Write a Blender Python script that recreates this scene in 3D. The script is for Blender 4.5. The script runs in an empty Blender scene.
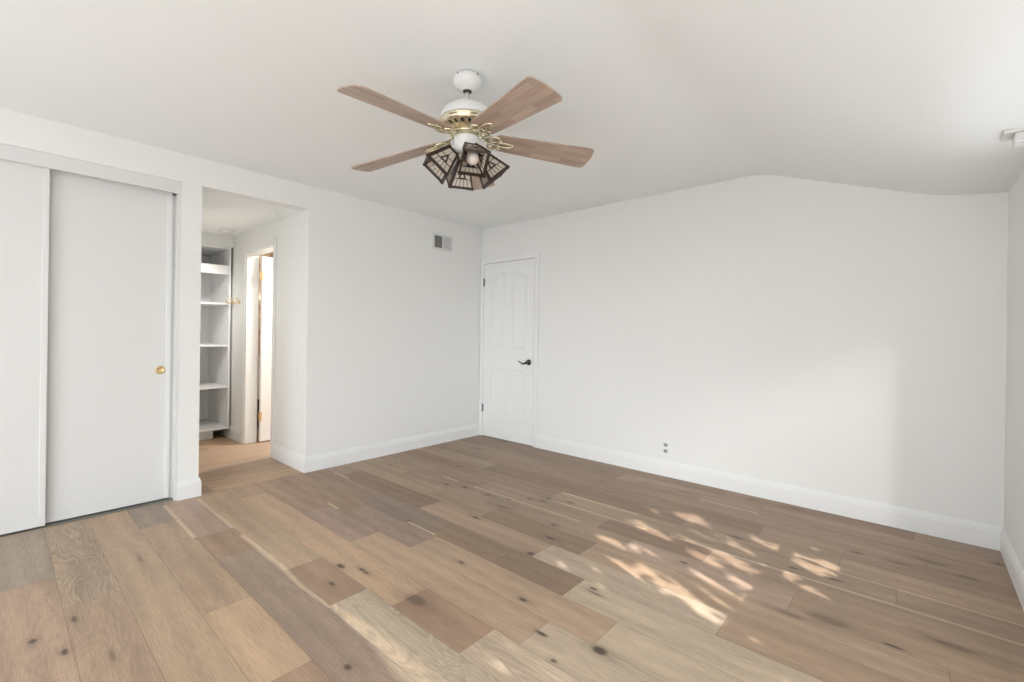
import bpy, bmesh, math, random
import numpy as np
from mathutils import Vector, Matrix
PI = math.pi
random.seed(7)
SC = bpy.context.scene
COL = SC.collection

# ------------------------------------------------------------------ camera
H_EYE = 1.21
PSI = math.atan(405.0 / 458.0)
fw = Vector((-math.sin(PSI), math.cos(PSI), 0)); rt = Vector((math.cos(PSI), math.sin(PSI), 0)); upv = Vector((0, 0, 1))
ROLL = math.atan(0.0135)
r2 = rt * math.cos(ROLL) + upv * math.sin(ROLL)
u2 = upv * math.cos(ROLL) - rt * math.sin(ROLL)
cd = bpy.data.cameras.new('camera'); cam = bpy.data.objects.new('camera', cd); COL.objects.link(cam)
cd.sensor_width = 36.0; cd.lens = 458.0 * 36.0 / 1024.0; cd.shift_y = -7.0 / 1024.0
cd.clip_start = 0.02; cd.clip_end = 200
M = Matrix((( r2.x, u2.x, -fw.x, 0), (r2.y, u2.y, -fw.y, 0), (r2.z, u2.z, -fw.z, H_EYE), (0, 0, 0, 1)))
cam.matrix_world = M
SC.camera = cam

# ------------------------------------------------------------------ world, sun, exposure
SC.view_settings.view_transform = 'Standard'; SC.view_settings.look = 'None'
SC.view_settings.gamma = 1.0; SC.view_settings.use_curve_mapping = False
SC.view_settings.exposure = -0.21
w = bpy.data.worlds.new('world'); SC.world = w; w.use_nodes = True
# bright hazy sky over a sunlit pale patio (lower half of the world)
nt_ = w.node_tree; bg = nt_.nodes['Background']; bg.inputs['Strength'].default_value = 1.0
g_ = nt_.nodes.new('ShaderNodeTexCoord'); sx_ = nt_.nodes.new('ShaderNodeSeparateXYZ'); nt_.links.new(g_.outputs['Generated'], sx_.inputs['Vector'])
mr_ = nt_.nodes.new('ShaderNodeMapRange'); mr_.inputs['From Min'].default_value = -0.08; mr_.inputs['From Max'].default_value = 0.08; nt_.links.new(sx_.outputs['Z'], mr_.inputs['Value'])
mx_ = nt_.nodes.new('ShaderNodeMix'); mx_.data_type = 'RGBA'; nt_.links.new(mr_.outputs['Result'], mx_.inputs['Factor'])
mx_.inputs['A'].default_value = (2.45, 2.52, 2.6, 1); mx_.inputs['B'].default_value = (2.4, 2.55, 2.7, 1)
nt_.links.new(mx_.outputs['Result'], bg.inputs['Color'])

SUN_DIR = Vector((-0.915, 0.385, -0.62)).normalized()          # direction the sunlight travels
sd = bpy.data.lights.new('sun', 'SUN'); sun = bpy.data.objects.new('sun', sd); COL.objects.link(sun)
sd.energy = 10.5; sd.angle = math.radians(0.65); sd.color = (1.0, 0.965, 0.91)
sun.rotation_euler = SUN_DIR.to_track_quat('-Z', 'Y').to_euler(); sun.location = (4, -2, 4)
# added fill lamp evening out the room, shining in from behind the viewer
hd_ = bpy.data.lights.new('fill_sun', 'SUN'); fill = bpy.data.objects.new('fill_sun', hd_); COL.objects.link(fill)
hd_.energy = 6.8; hd_.angle = math.radians(80); hd_.color = (0.94, 0.985, 1.03)
fill.rotation_euler = Vector((-0.46, 0.75, -0.58)).to_track_quat('-Z', 'Y').to_euler(); fill.location = (3, -6, 2)
hd2_ = bpy.data.lights.new('fill_sun_rear', 'SUN'); fill2 = bpy.data.objects.new('fill_sun_rear', hd2_); COL.objects.link(fill2)  # second added fill lamp, lifts the right end of the room
hd2_.energy = 1.7; hd2_.angle = math.radians(60); hd2_.color = (0.94, 0.985, 1.03)
fill2.rotation_euler = Vector((0.40, 0.86, -0.22)).to_track_quat('-Z', 'Y').to_euler(); fill2.location = (-3, -6, 2)
# added spot for the back wall's low glow: enters beside the right wall and under the eave
gd = bpy.data.lights.new('glow_spot', 'SPOT'); glow = bpy.data.objects.new('glow_spot', gd); COL.objects.link(glow)
gd.shadow_soft_size = 0.22; gd.spot_size = math.radians(17); gd.spot_blend = 0.7; gd.energy = 1200; gd.color = (1.0, 0.985, 0.96)
glow.location = (2.6, -9.6, 2.67)
glow.rotation_euler = (Vector((-0.5, 3.85, 0.4)) - Vector(glow.location)).to_track_quat('-Z', 'Y').to_euler()

# ------------------------------------------------------------------ helpers
def mesh_obj(name, bm, mat, parent=None, kind=None, smooth=False):
    me = bpy.data.meshes.new(name)
    bmesh.ops.recalc_face_normals(bm, faces=bm.faces)
    bm.to_mesh(me); bm.free()
    if smooth:
        for p in me.polygons: p.use_smooth = True
    o = bpy.data.objects.new(name, me); COL.objects.link(o)
    if mat: me.materials.append(mat)
    if parent: o.parent = parent
    if kind: o['kind'] = kind
    return o

def thing(name, label, cat, loc=(0, 0, 0), group=None, rot=(0, 0, 0)):
    o = bpy.data.objects.new(name, None); COL.objects.link(o)
    o.location = loc; o.rotation_euler = rot; o['label'] = label; o['category'] = cat
    if group: o['group'] = group
    return o

def box(bm, lo, hi, bev=0.0, mtx=None):
    x0, y0, z0 = lo; x1, y1, z1 = hi
    vs = [bm.verts.new(p) for p in ((x0,y0,z0),(x1,y0,z0),(x1,y1,z0),(x0,y1,z0),(x0,y0,z1),(x1,y0,z1),(x1,y1,z1),(x0,y1,z1))]
    fs = [bm.faces.new([vs[i] for i in f]) for f in ((0,3,2,1),(4,5,6,7),(0,1,5,4),(1,2,6,5),(2,3,7,6),(3,0,4,7))]
    if bev > 0:
        es = list({e for f in fs for e in f.edges})
        r = bmesh.ops.bevel(bm, geom=es, offset=bev, segments=2, affect='EDGES', profile=0.5)
        vs = list({v for f in r['faces'] for v in f.verts} | {v for v in vs if v.is_valid})
    if mtx is not None:
        for v in vs: v.co = mtx @ v.co
    return vs

def boxes(lst, bev=0.0):
    bm = bmesh.new()
    for lo, hi in lst: box(bm, lo, hi, bev)
    return bm

def prism(bm, pts, axis, a, b, mtx=None):
    """polygon of 2-D points extruded along axis from a to b. axis 'x': pts=(y,z); 'y': pts=(x,z); 'z': pts=(x,y)"""
    def P(p, t):
        return {'x': (t, p[0], p[1]), 'y': (p[0], t, p[1]), 'z': (p[0], p[1], t)}[axis]
    A = [bm.verts.new(P(p, a)) for p in pts]; B = [bm.verts.new(P(p, b)) for p in pts]
    n = len(pts)
    bm.faces.new(A); bm.faces.new(B[::-1])
    for i in range(n): bm.faces.new((A[i], B[i], B[(i+1) % n], A[(i+1) % n]))
    if mtx is not None:
        for v in A + B: v.co = mtx @ v.co
    return A + B

def lathe(bm, prof, seg=40, mtx=None):
    rings = []
    for r, z in prof:
        if r < 1e-5: rings.append([bm.verts.new((0, 0, z))])
        else: rings.append([bm.verts.new((r*math.cos(2*PI*k/seg), r*math.sin(2*PI*k/seg), z)) for k in range(seg)])
    for a, b in zip(rings, rings[1:]):
        for k in range(seg):
            k2 = (k+1) % seg
            if len(a) == 1 and len(b) == 1: continue
            if len(a) == 1: bm.faces.new((a[0], b[k], b[k2]))
            elif len(b) == 1: bm.faces.new((a[k], a[k2], b[0]))
            else: bm.faces.new((a[k], a[k2], b[k2], b[k]))
    allv = [v for r in rings for v in r]
    if mtx is not None:
        for v in allv: v.co = mtx @ v.co
    return allv

def tube(bm, pts, rad, seg=10, closed=False, flat=None):
    """tube along points; rad number or list; flat=(a,b) ellipse factors in (side, up)"""
    n = len(pts); P = [Vector(p) for p in pts]; rings = []
    for i in range(n):
        if closed: t = (P[(i+1) % n] - P[(i-1) % n])
        else: t = P[min(i+1, n-1)] - P[max(i-1, 0)]
        t.normalize()
        ref = Vector((0, 0, 1)) if abs(t.z) < 0.9 else Vector((1, 0, 0))
        s = t.cross(ref).normalized(); u = s.cross(t).normalized()
        r = rad[i] if isinstance(rad, (list, tuple)) else rad
        fa, fb = flat if flat else (1, 1)
        rings.append([bm.verts.new(P[i] + s*(r*fa*math.cos(2*PI*k/seg)) + u*(r*fb*math.sin(2*PI*k/seg))) for k in range(seg)])
    m = n if closed else n-1
    for i in range(m):
        a, b = rings[i], rings[(i+1) % n]
        for k in range(seg):
            k2 = (k+1) % seg; bm.faces.new((a[k], a[k2], b[k2], b[k]))
    if not closed:
        bm.faces.new(rings[0][::-1]); bm.faces.new(rings[-1])

def uvsphere(bm, c, r, seg=20, rings=12, sc=(1, 1, 1)):
    prof = [(r*math.sin(PI*i/rings), -r*math.cos(PI*i/rings)) for i in range(rings+1)]
    m = Matrix.Translation(c) @ Matrix.Diagonal((sc[0], sc[1], sc[2], 1))
    lathe(bm, prof, seg, m)

# ------------------------------------------------------------------ materials
def mat_new(name):
    m = bpy.data.materials.new(name); m.use_nodes = True
    nt = m.node_tree; b = nt.nodes['Principled BSDF']
    return m, nt, b
def srgb(r, g, b):
    f = lambda c: (c/255/12.92) if c/255 <= 0.04045 else ((c/255+0.055)/1.055)**2.4
    return (f(r), f(g), f(b), 1)
def paint(name, col, rough=0.6, bump=0.02, scale=180, var=0.012):
    m, nt, b = mat_new(name); N = nt.nodes; L = nt.links
    tc = N.new('ShaderNodeTexCoord')
    n1 = N.new('ShaderNodeTexNoise'); n1.inputs['Scale'].default_value = 1.3; n1.inputs['Detail'].default_value = 2
    L.new(tc.outputs['Object'], n1.inputs['Vector'])
    mx = N.new('ShaderNodeMix'); mx.data_type = 'RGBA'
    mx.inputs['A'].default_value = tuple(c*(1-var) for c in col[:3]) + (1,)
    mx.inputs['B'].default_value = tuple(min(1, c*(1+var)) for c in col[:3]) + (1,)
    L.new(n1.outputs['Fac'], mx.inputs['Factor']); L.new(mx.outputs['Result'], b.inputs['Base Color'])
    b.inputs['Roughness'].default_value = rough
    b.inputs['Specular IOR Level'].default_value = 0.3
    if bump > 0:
        n2 = N.new('ShaderNodeTexNoise'); n2.inputs['Scale'].default_value = scale; n2.inputs['Detail'].default_value = 3
        L.new(tc.outputs['Object'], n2.inputs['Vector'])
        bp = N.new('ShaderNodeBump'); bp.inputs['Strength'].default_value = bump; bp.inputs['Distance'].default_value = 0.002
        L.new(n2.outputs['Fac'], bp.inputs['Height']); L.new(bp.outputs['Normal'], b.inputs['Normal'])
    return m
def plain(name, col, rough=0.5, metal=0.0, spec=0.5):
    m, nt, b = mat_new(name); N = nt.nodes; L = nt.links
    tc = N.new('ShaderNodeTexCoord'); n1 = N.new('ShaderNodeTexNoise'); n1.inputs['Scale'].default_value = 25
    L.new(tc.outputs['Object'], n1.inputs['Vector'])
    mr = N.new('ShaderNodeMapRange'); mr.inputs['To Min'].default_value = max(0, rough-0.05); mr.inputs['To Max'].default_value = min(1, rough+0.05)
    L.new(n1.outputs['Fac'], mr.inputs['Value']); L.new(mr.outputs['Result'], b.inputs['Roughness'])
    b.inputs['Base Color'].default_value = col; b.inputs['Metallic'].default_value = metal
    b.inputs['Specular IOR Level'].default_value = spec
    return m
M_WALL = paint('wall_paint', (0.86, 0.862, 0.842), 0.75, 0.05, 160)
M_CEIL = paint('ceiling_paint', (0.90, 0.922, 0.915), 0.85, 0.08, 120)
M_TRIM = paint('trim_paint', (0.87, 0.875, 0.865), 0.42, 0.0)
M_DOOR = paint('door_paint', (0.76, 0.762, 0.747), 0.45, 0.015, 60)
M_SHELF = paint('shelf_paint', (0.88, 0.88, 0.87), 0.5, 0.0)
M_FANW = plain('white_enamel', (0.82, 0.82, 0.80, 1), 0.3)
M_BRASS = plain('polished_brass', srgb(228, 219, 192), 0.26, 0.95)
M_GOLD = plain('satin_gold', srgb(224, 196, 148), 0.4, 0.6)
M_BRONZE = plain('dark_pewter', srgb(74, 72, 66), 0.32, 0.85)
M_STEEL = plain('grey_steel', srgb(140, 138, 132), 0.4, 0.8)
M_DARK = plain('dark_void', (0.012, 0.012, 0.012, 1), 0.8)
M_VENTDK = plain('duct_grey', srgb(60, 60, 58), 0.7)
M_VENT = plain('register_white', (0.74, 0.74, 0.72, 1), 0.4)
M_SLOT = plain('socket_grey', srgb(120, 118, 112), 0.5)
M_SOCK = plain('socket_face', srgb(165, 164, 158), 0.5)
M_BULB = plain('frosted_bulb', srgb(225, 215, 205), 0.25)
M_SHADEFR = plain('dark_stained_wood', srgb(52, 36, 30), 0.45)
M_ALU = plain('white_aluminium', (0.78, 0.78, 0.765, 1), 0.35)

def mat_blade():
    m, nt, b = mat_new('blade_wood'); N = nt.nodes; L = nt.links
    tc = N.new('ShaderNodeTexCoord')
    br = N.new('ShaderNodeTexBrick'); br.inputs['Scale'].default_value = 1.0
    br.inputs['Brick Width'].default_value = 0.16; br.inputs['Row Height'].default_value = 0.032; br.inputs['Mortar Size'].default_value = 0.0
    br.offset = 0.37; br.inputs['Color1'].default_value = srgb(162, 141, 127); br.inputs['Color2'].default_value = srgb(184, 163, 146)
    mp = N.new('ShaderNodeMapping'); L.new(tc.outputs['Object'], mp.inputs['Vector']); mp.inputs['Location'].default_value = (0.3, 0.516, 0)
    L.new(mp.outputs['Vector'], br.inputs['Vector'])
    m2 = N.new('ShaderNodeMapping'); m2.inputs['Scale'].default_value = (6, 140, 6); L.new(tc.outputs['Object'], m2.inputs['Vector'])
    n = N.new('ShaderNodeTexNoise'); n.inputs['Scale'].default_value = 1; n.inputs['Detail'].default_value = 4; L.new(m2.outputs['Vector'], n.inputs['Vector'])
    mr = N.new('ShaderNodeMapRange'); mr.inputs['From Min'].default_value = 0.3; mr.inputs['From Max'].default_value = 0.7
    mr.inputs['To Min'].default_value = 0.86; mr.inputs['To Max'].default_value = 1.1; L.new(n.outputs['Fac'], mr.inputs['Value'])
    mx = N.new('ShaderNodeMix'); mx.data_type = 'RGBA'; mx.blend_type = 'MULTIPLY'; mx.inputs['Factor'].default_value = 1
    L.new(br.outputs['Color'], mx.inputs['A']); L.new(mr.outputs['Result'], mx.inputs['B']); L.new(mx.outputs['Result'], b.inputs['Base Color'])
    b.inputs['Roughness'].default_value = 0.4
    return m
M_BLADE = mat_blade()
M_EDGE = plain('blade_edge', srgb(196, 178, 150), 0.5)

def mat_glass(name, c1, c2):
    m, nt, b = mat_new(name); N = nt.nodes; L = nt.links
    tc = N.new('ShaderNodeTexCoord'); n = N.new('ShaderNodeTexNoise'); n.inputs['Scale'].default_value = 30; n.inputs['Distortion'].default_value = 2
    L.new(tc.outputs['Object'], n.inputs['Vector'])
    mx = N.new('ShaderNodeMix'); mx.data_type = 'RGBA'; mx.inputs['A'].default_value = c1; mx.inputs['B'].default_value = c2
    L.new(n.outputs['Fac'], mx.inputs['Factor']); L.new(mx.outputs['Result'], b.inputs['Base Color'])
    b.inputs['Roughness'].default_value = 0.2
    b.inputs['Transmission Weight'].default_value = 0.25
    return m
M_GLASS = mat_glass('art_glass', srgb(222, 208, 192), srgb(240, 230, 214))
M_AMBER = mat_glass('amber_glass', srgb(170, 110, 70), srgb(190, 140, 100))

def mat_floor():
    m, nt, b = mat_new('oak_planks'); N = nt.nodes; L = nt.links
    at = N.new('ShaderNodeAttribute'); at.attribute_name = 'tone'
    uv = N.new('ShaderNodeUVMap'); uv.uv_map = 'plank'
    # fine grain stretched along the plank
    m1 = N.new('ShaderNodeMapping'); m1.inputs['Scale'].default_value = (9, 240, 1); L.new(uv.outputs['UV'], m1.inputs['Vector'])
    n1 = N.new('ShaderNodeTexNoise'); n1.noise_dimensions = '2D'; n1.inputs['Scale'].default_value = 1; n1.inputs['Detail'].default_value = 5; n1.inputs['Roughness'].default_value = 0.6
    L.new(m1.outputs['Vector'], n1.inputs['Vector'])
    # cathedral rings: distorted bands
    m2 = N.new('ShaderNodeMapping'); m2.inputs['Scale'].default_value = (1.6, 9, 1); L.new(uv.outputs['UV'], m2.inputs['Vector'])
    n2 = N.new('ShaderNodeTexNoise'); n2.noise_dimensions = '2D'; n2.inputs['Scale'].default_value = 1; n2.inputs['Detail'].default_value = 2.5; n2.inputs['Distortion'].default_value = 0.6
    L.new(m2.outputs['Vector'], n2.inputs['Vector'])
    mu = N.new('ShaderNodeMath'); mu.operation = 'MULTIPLY'; mu.inputs[1].default_value = 95; L.new(n2.outputs['Fac'], mu.inputs[0])
    si = N.new('ShaderNodeMath'); si.operation = 'SINE'; L.new(mu.outputs[0], si.inputs[0])
    fa = N.new('ShaderNodeAttribute'); fa.attribute_name = 'figure'
    rg = N.new('ShaderNodeMath'); rg.operation = 'MULTIPLY'; L.new(si.outputs[0], rg.inputs[0]); L.new(fa.outputs['Fac'], rg.inputs[1])
    g1 = N.new('ShaderNodeMapRange'); g1.inputs['From Min'].default_value = 0.25; g1.inputs['From Max'].default_value = 0.75
    g1.inputs['To Min'].default_value = 0.82; g1.inputs['To Max'].default_value = 1.16; L.new(n1.outputs['Fac'], g1.inputs['Value'])
    ad = N.new('ShaderNodeMath'); ad.operation = 'ADD'; L.new(g1.outputs['Result'], ad.inputs[0]); L.new(rg.outputs[0], ad.inputs[1])
    # broad blotches
    m3 = N.new('ShaderNodeMapping'); m3.inputs['Scale'].default_value = (1.2, 5, 1); L.new(uv.outputs['UV'], m3.inputs['Vector'])
    n3 = N.new('ShaderNodeTexNoise'); n3.noise_dimensions = '2D'; n3.inputs['Scale'].default_value = 1; n3.inputs['Detail'].default_value = 3; L.new(m3.outputs['Vector'], n3.inputs['Vector'])
    g3 = N.new('ShaderNodeMapRange'); g3.inputs['From Min'].default_value = 0.3; g3.inputs['From Max'].default_value = 0.7
    g3.inputs['To Min'].default_value = 0.90; g3.inputs['To Max'].default_value = 1.10; L.new(n3.outputs['Fac'], g3.inputs['Value'])
    pr = N.new('ShaderNodeMath'); pr.operation = 'MULTIPLY'; L.new(ad.outputs[0], pr.inputs[0]); L.new(g3.outputs['Result'], pr.inputs[1])
    mx = N.new('ShaderNodeMix'); mx.data_type = 'RGBA'; mx.blend_type = 'MULTIPLY'; mx.inputs['Factor'].default_value = 1
    L.new(at.outputs['Color'], mx.inputs['A']); L.new(pr.outputs[0], mx.inputs['B']); L.new(mx.outputs['Result'], b.inputs['Base Color'])
    rr = N.new('ShaderNodeMapRange'); rr.inputs['To Min'].default_value = 0.50; rr.inputs['To Max'].default_value = 0.36; L.new(n1.outputs['Fac'], rr.inputs['Value'])
    L.new(rr.outputs['Result'], b.inputs['Roughness']); b.inputs['Specular IOR Level'].default_value = 0.42
    bp = N.new('ShaderNodeBump'); bp.inputs['Strength'].default_value = 0.12; bp.inputs['Distance'].default_value = 0.002
    L.new(n1.outputs['Fac'], bp.inputs['Height']); L.new(bp.outputs['Normal'], b.inputs['Normal'])
    return m
M_FLOOR = mat_floor()

def mat_tile():
    m, nt, b = mat_new('stone_tile'); N = nt.nodes; L = nt.links
    tc = N.new('ShaderNodeTexCoord'); n = N.new('ShaderNodeTexNoise'); n.inputs['Scale'].default_value = 9; n.inputs['Detail'].default_value = 6
    L.new(tc.outputs['Object'], n.inputs['Vector'])
    cr = N.new('ShaderNodeValToRGB'); e = cr.color_ramp.elements; e[0].position = 0.35; e[0].color = srgb(150, 105, 75); e[1].position = 0.65; e[1].color = srgb(215, 195, 165)
    L.new(n.outputs['Fac'], cr.inputs['Fac']); L.new(cr.outputs['Color'], b.inputs['Base Color']); b.inputs['Roughness'].default_value = 0.4
    return m
M_TILE = mat_tile()
M_WOODDK = plain('dark_cabinet_wood', srgb(84, 52, 38), 0.4)
def mat_leaf():
    m, nt, b = mat_new('leaf_green'); N = nt.nodes; L = nt.links
    tc = N.new('ShaderNodeTexCoord'); n = N.new('ShaderNodeTexNoise'); n.inputs['Scale'].default_value = 4; L.new(tc.outputs['Object'], n.inputs['Vector'])
    mx = N.new('ShaderNodeMix'); mx.data_type = 'RGBA'; mx.inputs['A'].default_value = (0.04, 0.09, 0.03, 1); mx.inputs['B'].default_value = (0.09, 0.16, 0.05, 1)
    L.new(n.outputs['Fac'], mx.inputs['Factor']); L.new(mx.outputs['Result'], b.inputs['Base Color']); b.inputs['Roughness'].default_value = 0.6
    return m
M_LEAF = mat_leaf()
M_BARK = plain('bark', srgb(96, 78, 62), 0.9)
M_EAVE = paint('eave_paint', (0.7, 0.69, 0.66), 0.8, 0.0)

# ------------------------------------------------------------------ setting
XL, YB, XR = -3.908, 3.852, 0.385
YREAR = -2.6
HC = 2.257                                   # hall ceiling
YH0, YH1 = 0.995, 1.775                      # hall opening
XE = -6.50                                   # end of the hall
# ceiling profile along X (flat, then falling to the right; continues as the eave)
PROF = [(XL - 0.14, 2.455)]
for i_ in range(61):
    x_ = -1.20 + (XR + 0.12 + 1.20)*i_/60
    sl_ = lambda t: -0.362*max(0, min(1, (t+1.02)/0.24)) + 0.26*max(0, min(1, (t-0.0)/0.20))    # slope along X
    PROF.append((x_, 2.455 if i_ == 0 else PROF[-1][1] + sl_(x_-0.014)*(XR + 0.12 + 1.20)/60))
def ceil_z(x):
    for (a, za), (b, zb) in zip(PROF, PROF[1:]):
        if a <= x <= b: return za + (zb-za)*(x-a)/(b-a)
    return PROF[-1][1]
bm = bmesh.new()
top = [(x, z + 0.10) for x, z in reversed(PROF)]
prism(bm, PROF + top, 'y', -5.2, YB + 0.12)
mesh_obj('ceiling', bm, M_CEIL, kind='structure')
bm = boxes([((XE - 0.9, YH0 - 0.12, HC), (XL - 0.1201, YH1 + 0.12, HC + 0.08))])
mesh_obj('ceiling', bm, M_CEIL, kind='structure')

# left wall: header above closet, pier, header above hall opening, long wall
CZ, CY0, CY1 = 2.256, -0.56, 0.869
TH = 0.12
bm = bmesh.new()
pts = [(YREAR, 0), (CY0, 0), (CY0, CZ), (CY1, CZ), (CY1, 0), (YH0, 0), (YH0, HC), (YH1, HC), (YH1, 0), (YB, 0), (YB, 2.455), (YREAR, 2.455)]
prism(bm, pts, 'x', XL - TH, XL)
mesh_obj('wall_left', bm, M_WALL, kind='structure')
# back wall
bm = bmesh.new()
pb = [(XL - TH, 0), (XR + 0.12, 0)] + [(x, z) for x, z in reversed(PROF) if x > XL - TH] + [(XL - TH, 2.455)]
prism(bm, pb, 'y', YB, YB + 0.12)
mesh_obj('wall_back', bm, M_WALL, kind='structure')
# right wall: solid end, pier, window sill and head; open to the patio nearer the viewer than Y 1.4
WY0, WY1, WZ0, WZ1, PY = 1.46, 2.96, 0.44, 2.0, 1.40
bm = bmesh.new()
zt = 2.07
pts = [(PY, 0), (YB, 0), (YB, zt), (YREAR, zt), (YREAR, 1.98), (PY, 1.98)]
# frame polygon with window hole: build from boxes
for lo, hi in [((XR, WY1, 0), (XR+0.12, YB, zt)), ((XR, WY0, 0), (XR+0.12, WY1, WZ0)), ((XR, WY0, WZ1), (XR+0.12, WY1, zt)), ((XR, PY, 0), (XR+0.12, WY0, zt)), ((XR, YREAR, 1.99), (XR+0.12, PY, zt))]:
    box(bm, lo, hi)
bmesh.ops.remove_doubles(bm, verts=bm.verts, dist=1e-5)
mesh_obj('wall_right', bm, M_WALL, kind='structure')
# eave of the falling roof, outside the right wall
bm = bmesh.new()
prism(bm, [(XR + 0.121, 2.02), (1.0, 1.79), (1.0, 1.87), (XR + 0.121, 2.16)], 'y', -5.2, YB + 0.3)
mesh_obj('trim_1', bm, M_EAVE, kind='structure')
# baffle added outside, keeps the glow spot out of the window
bm = boxes([((0.55, 0.60, 0), (0.88, 0.70, 1.9))]); mesh_obj('wall_baffle', bm, M_WALL, kind='structure')
# window frame in the right wall
bm = bmesh.new()
f = 0.04
for lo, hi in [((XR+0.03, WY0+.0005, WZ0+.0005), (XR+0.09, WY0+f, WZ1-.0005)), ((XR+0.03, WY1-f, WZ0+.0005), (XR+0.09, WY1-.0005, WZ1-.0005)),
               ((XR+0.03, WY0+f, WZ0+.0005), (XR+0.09, WY1-f, WZ0+f)), ((XR+0.03, WY0+f, WZ1-f), (XR+0.09, WY1-f, WZ1-.0005)), ((XR+0.04, WY0+f, 0.655), (XR+0.08, WY1-f, 0.685))]:
    box(bm, lo, hi)
mesh_obj('window_1', bm, M_ALU, kind='structure')

bm = boxes([((XL - TH, YREAR - 0.12, 0), (-2.6, YREAR, 2.455)), ((-2.6, YREAR-0.12, 2.1), (XR+0.12, YREAR, 2.455))]); mesh_obj('wall_rear', bm, M_WALL, kind='structure')
# hall walls
HB = 0.12                                    # thickness
DX0, DX1, DZ = -5.357, -4.625, 2.035         # hall doorway
bm = bmesh.new()
pts = [(XL - TH, 0), (DX1, 0), (DX1, DZ), (DX0, DZ), (DX0, 0), (XE - 0.9, 0), (XE - 0.9, HC), (XL - TH, HC)]
prism(bm, pts, 'y', YH1 - 0.001, YH1 + HB)
mesh_obj('wall_hall_right', bm, M_WALL, kind='structure')
bm = boxes([((XE - 0.9, YH0 - HB, 0), (XL - TH, YH0, HC))])
mesh_obj('wall_hall_left', bm, M_WALL, kind='structure')
bm = boxes([((XE - 1.0, YH0 - HB, 0), (XE - 0.9, YH1 + HB, HC))])
mesh_obj('wall_hall_end', bm, M_WALL, kind='structure')
# soffit above the linen shelves
XS = -5.76
bm = boxes([((XS - 0.02, YH0, 2.135), (XS + 0.0, YH1 - 0.001, HC))])
mesh_obj('wall_hall_soffit', bm, M_WALL, kind='structure')
# closet box behind the sliding doors
bm = boxes([((XL - 0.75, CY0 - 0.05, 0), (XL - 0.70, YH0 - HB, 2.35)), ((XL - 0.70, CY0 - 0.06, 0), (XL - TH, CY0 - 0.01, 2.35)), ((XL - 0.75, CY0 - 0.05, 2.35), (XL - TH, YH0, 2.40))])
mesh_obj('wall_closet', bm, M_WALL, kind='structure')
# bathroom behind the hall door
bx0, bx1, by0, by1 = -6.55, XL - TH - 0.0005, YH1 + HB, 3.75
bm = boxes([((bx0 - 0.1, by0, 0), (bx0, by1, 2.44)), ((bx0, by1, 0), (bx1, by1 + 0.1, 2.44))])
mesh_obj('wall_bathroom', bm, M_TILE, kind='structure')
bm = boxes([((bx0 - 0.1, by0 + .0005, 2.44), (bx1, by1 + 0.1, 2.5))])
mesh_obj('ceiling', bm, M_CEIL, kind='structure')

# ---- floor: planks as faces of one mesh; colour per vertex carries plank tone, knots, sapwood, far light falloff
TONES = {'G': (150, 137, 124), 'g': (136, 124, 112), 'T': (174, 148, 122), 'P': (170, 145, 129), 'O': (188, 158, 128), 'D': (142, 115, 93),
         'd': (128, 102, 82), 'L': (194, 176, 153), 'U': (143, 122, 110), 'N': (163, 138, 116), 'B': (152, 124, 101), 'F': (160, 142, 120), 'H': (200, 170, 146)}
W0, WR = 0.0135, 0.1935
ROWS = {
 -1: [(-2.9, 'N'), (-1.6, 'P')],
 0: [(-3.12, 'G'), (-1.9, 'N'), (-0.9, 'T')],
 1: [(-2.74, 'F'), (-1.3, 'N'), (-0.5, 'T')],
 2: [(-3.3, 'T'), (-1.5, 'T'), (-0.6, 'P')],
 3: [(-3.51, 'g'), (-2.26, 'T'), (-1.655, 'O'), (-0.6, 'B')],
 4: [(-3.12, 'P'), (-2.75, 'B'), (-1.15, 'U'), (-0.2, 'N')],
 5: [(-2.375, 'T'), (-1.93, 'B'), (-0.7, 'L'), (0.4, 'T')],
 6: [(-3.635, 'N'), (-1.725, 'O'), (-1.285, 'B'), (-0.3, 'L')],
 7: [(-3.05, 'B'), (-2.433, 'U'), (-1.15, 'T'), (-0.1, 'L')],
 8: [(-3.4, 'B'), (-2.86, 'D'), (-2.13, 'U'), (-0.935, 'T'), (0.4, 'L')],
 9: [(-3.0, 'B'), (-2.2, 'U'), (-1.675, 'D'), (-1.22, 'D'), (-0.2, 'L')],
 10: [(-3.62, 'P'), (-2.56, 'd'), (-1.56, 'T'), (-0.6, 'L'), (0.5, 'T')],
 11: [(-2.75, 'T'), (-2.15, 'N'), (-1.383, 'D'), (-0.9, 'T'), (0.1, 'T')],
 12: [(-3.3, 'T'), (-2.3, 'N'), (-1.25, 'N'), (-0.42, 'P'), (0.5, 'T')],
 13: [(-3.2, 'N'), (-2.6, 'B'), (-1.5, 'N'), (-0.855, 'D'), (0.5, 'N')],
 14: [(-3.12, 'D'), (-2.04, 'B'), (-1.13, 'T'), (-0.06, 'N'), (0.5, 'N')],
 15: [(-2.9, 'N'), (-1.9, 'D'), (-1.13, 'D'), (-0.3, 'N')],
 16: [(-3.1, 'B'), (-1.4, 'B'), (-0.717, 'D'), (0.5, 'N')],
 17: [(-2.6, 'N'), (-1.2, 'B'), (0.05, 'N')],
 18: [(-3.0, 'D'), (-1.9, 'B'), (-0.816, 'N'), (0.5, 'N')],
 19: [(-2.4, 'B'), (-1.1, 'D'), (0.0, 'B')],
}
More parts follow.
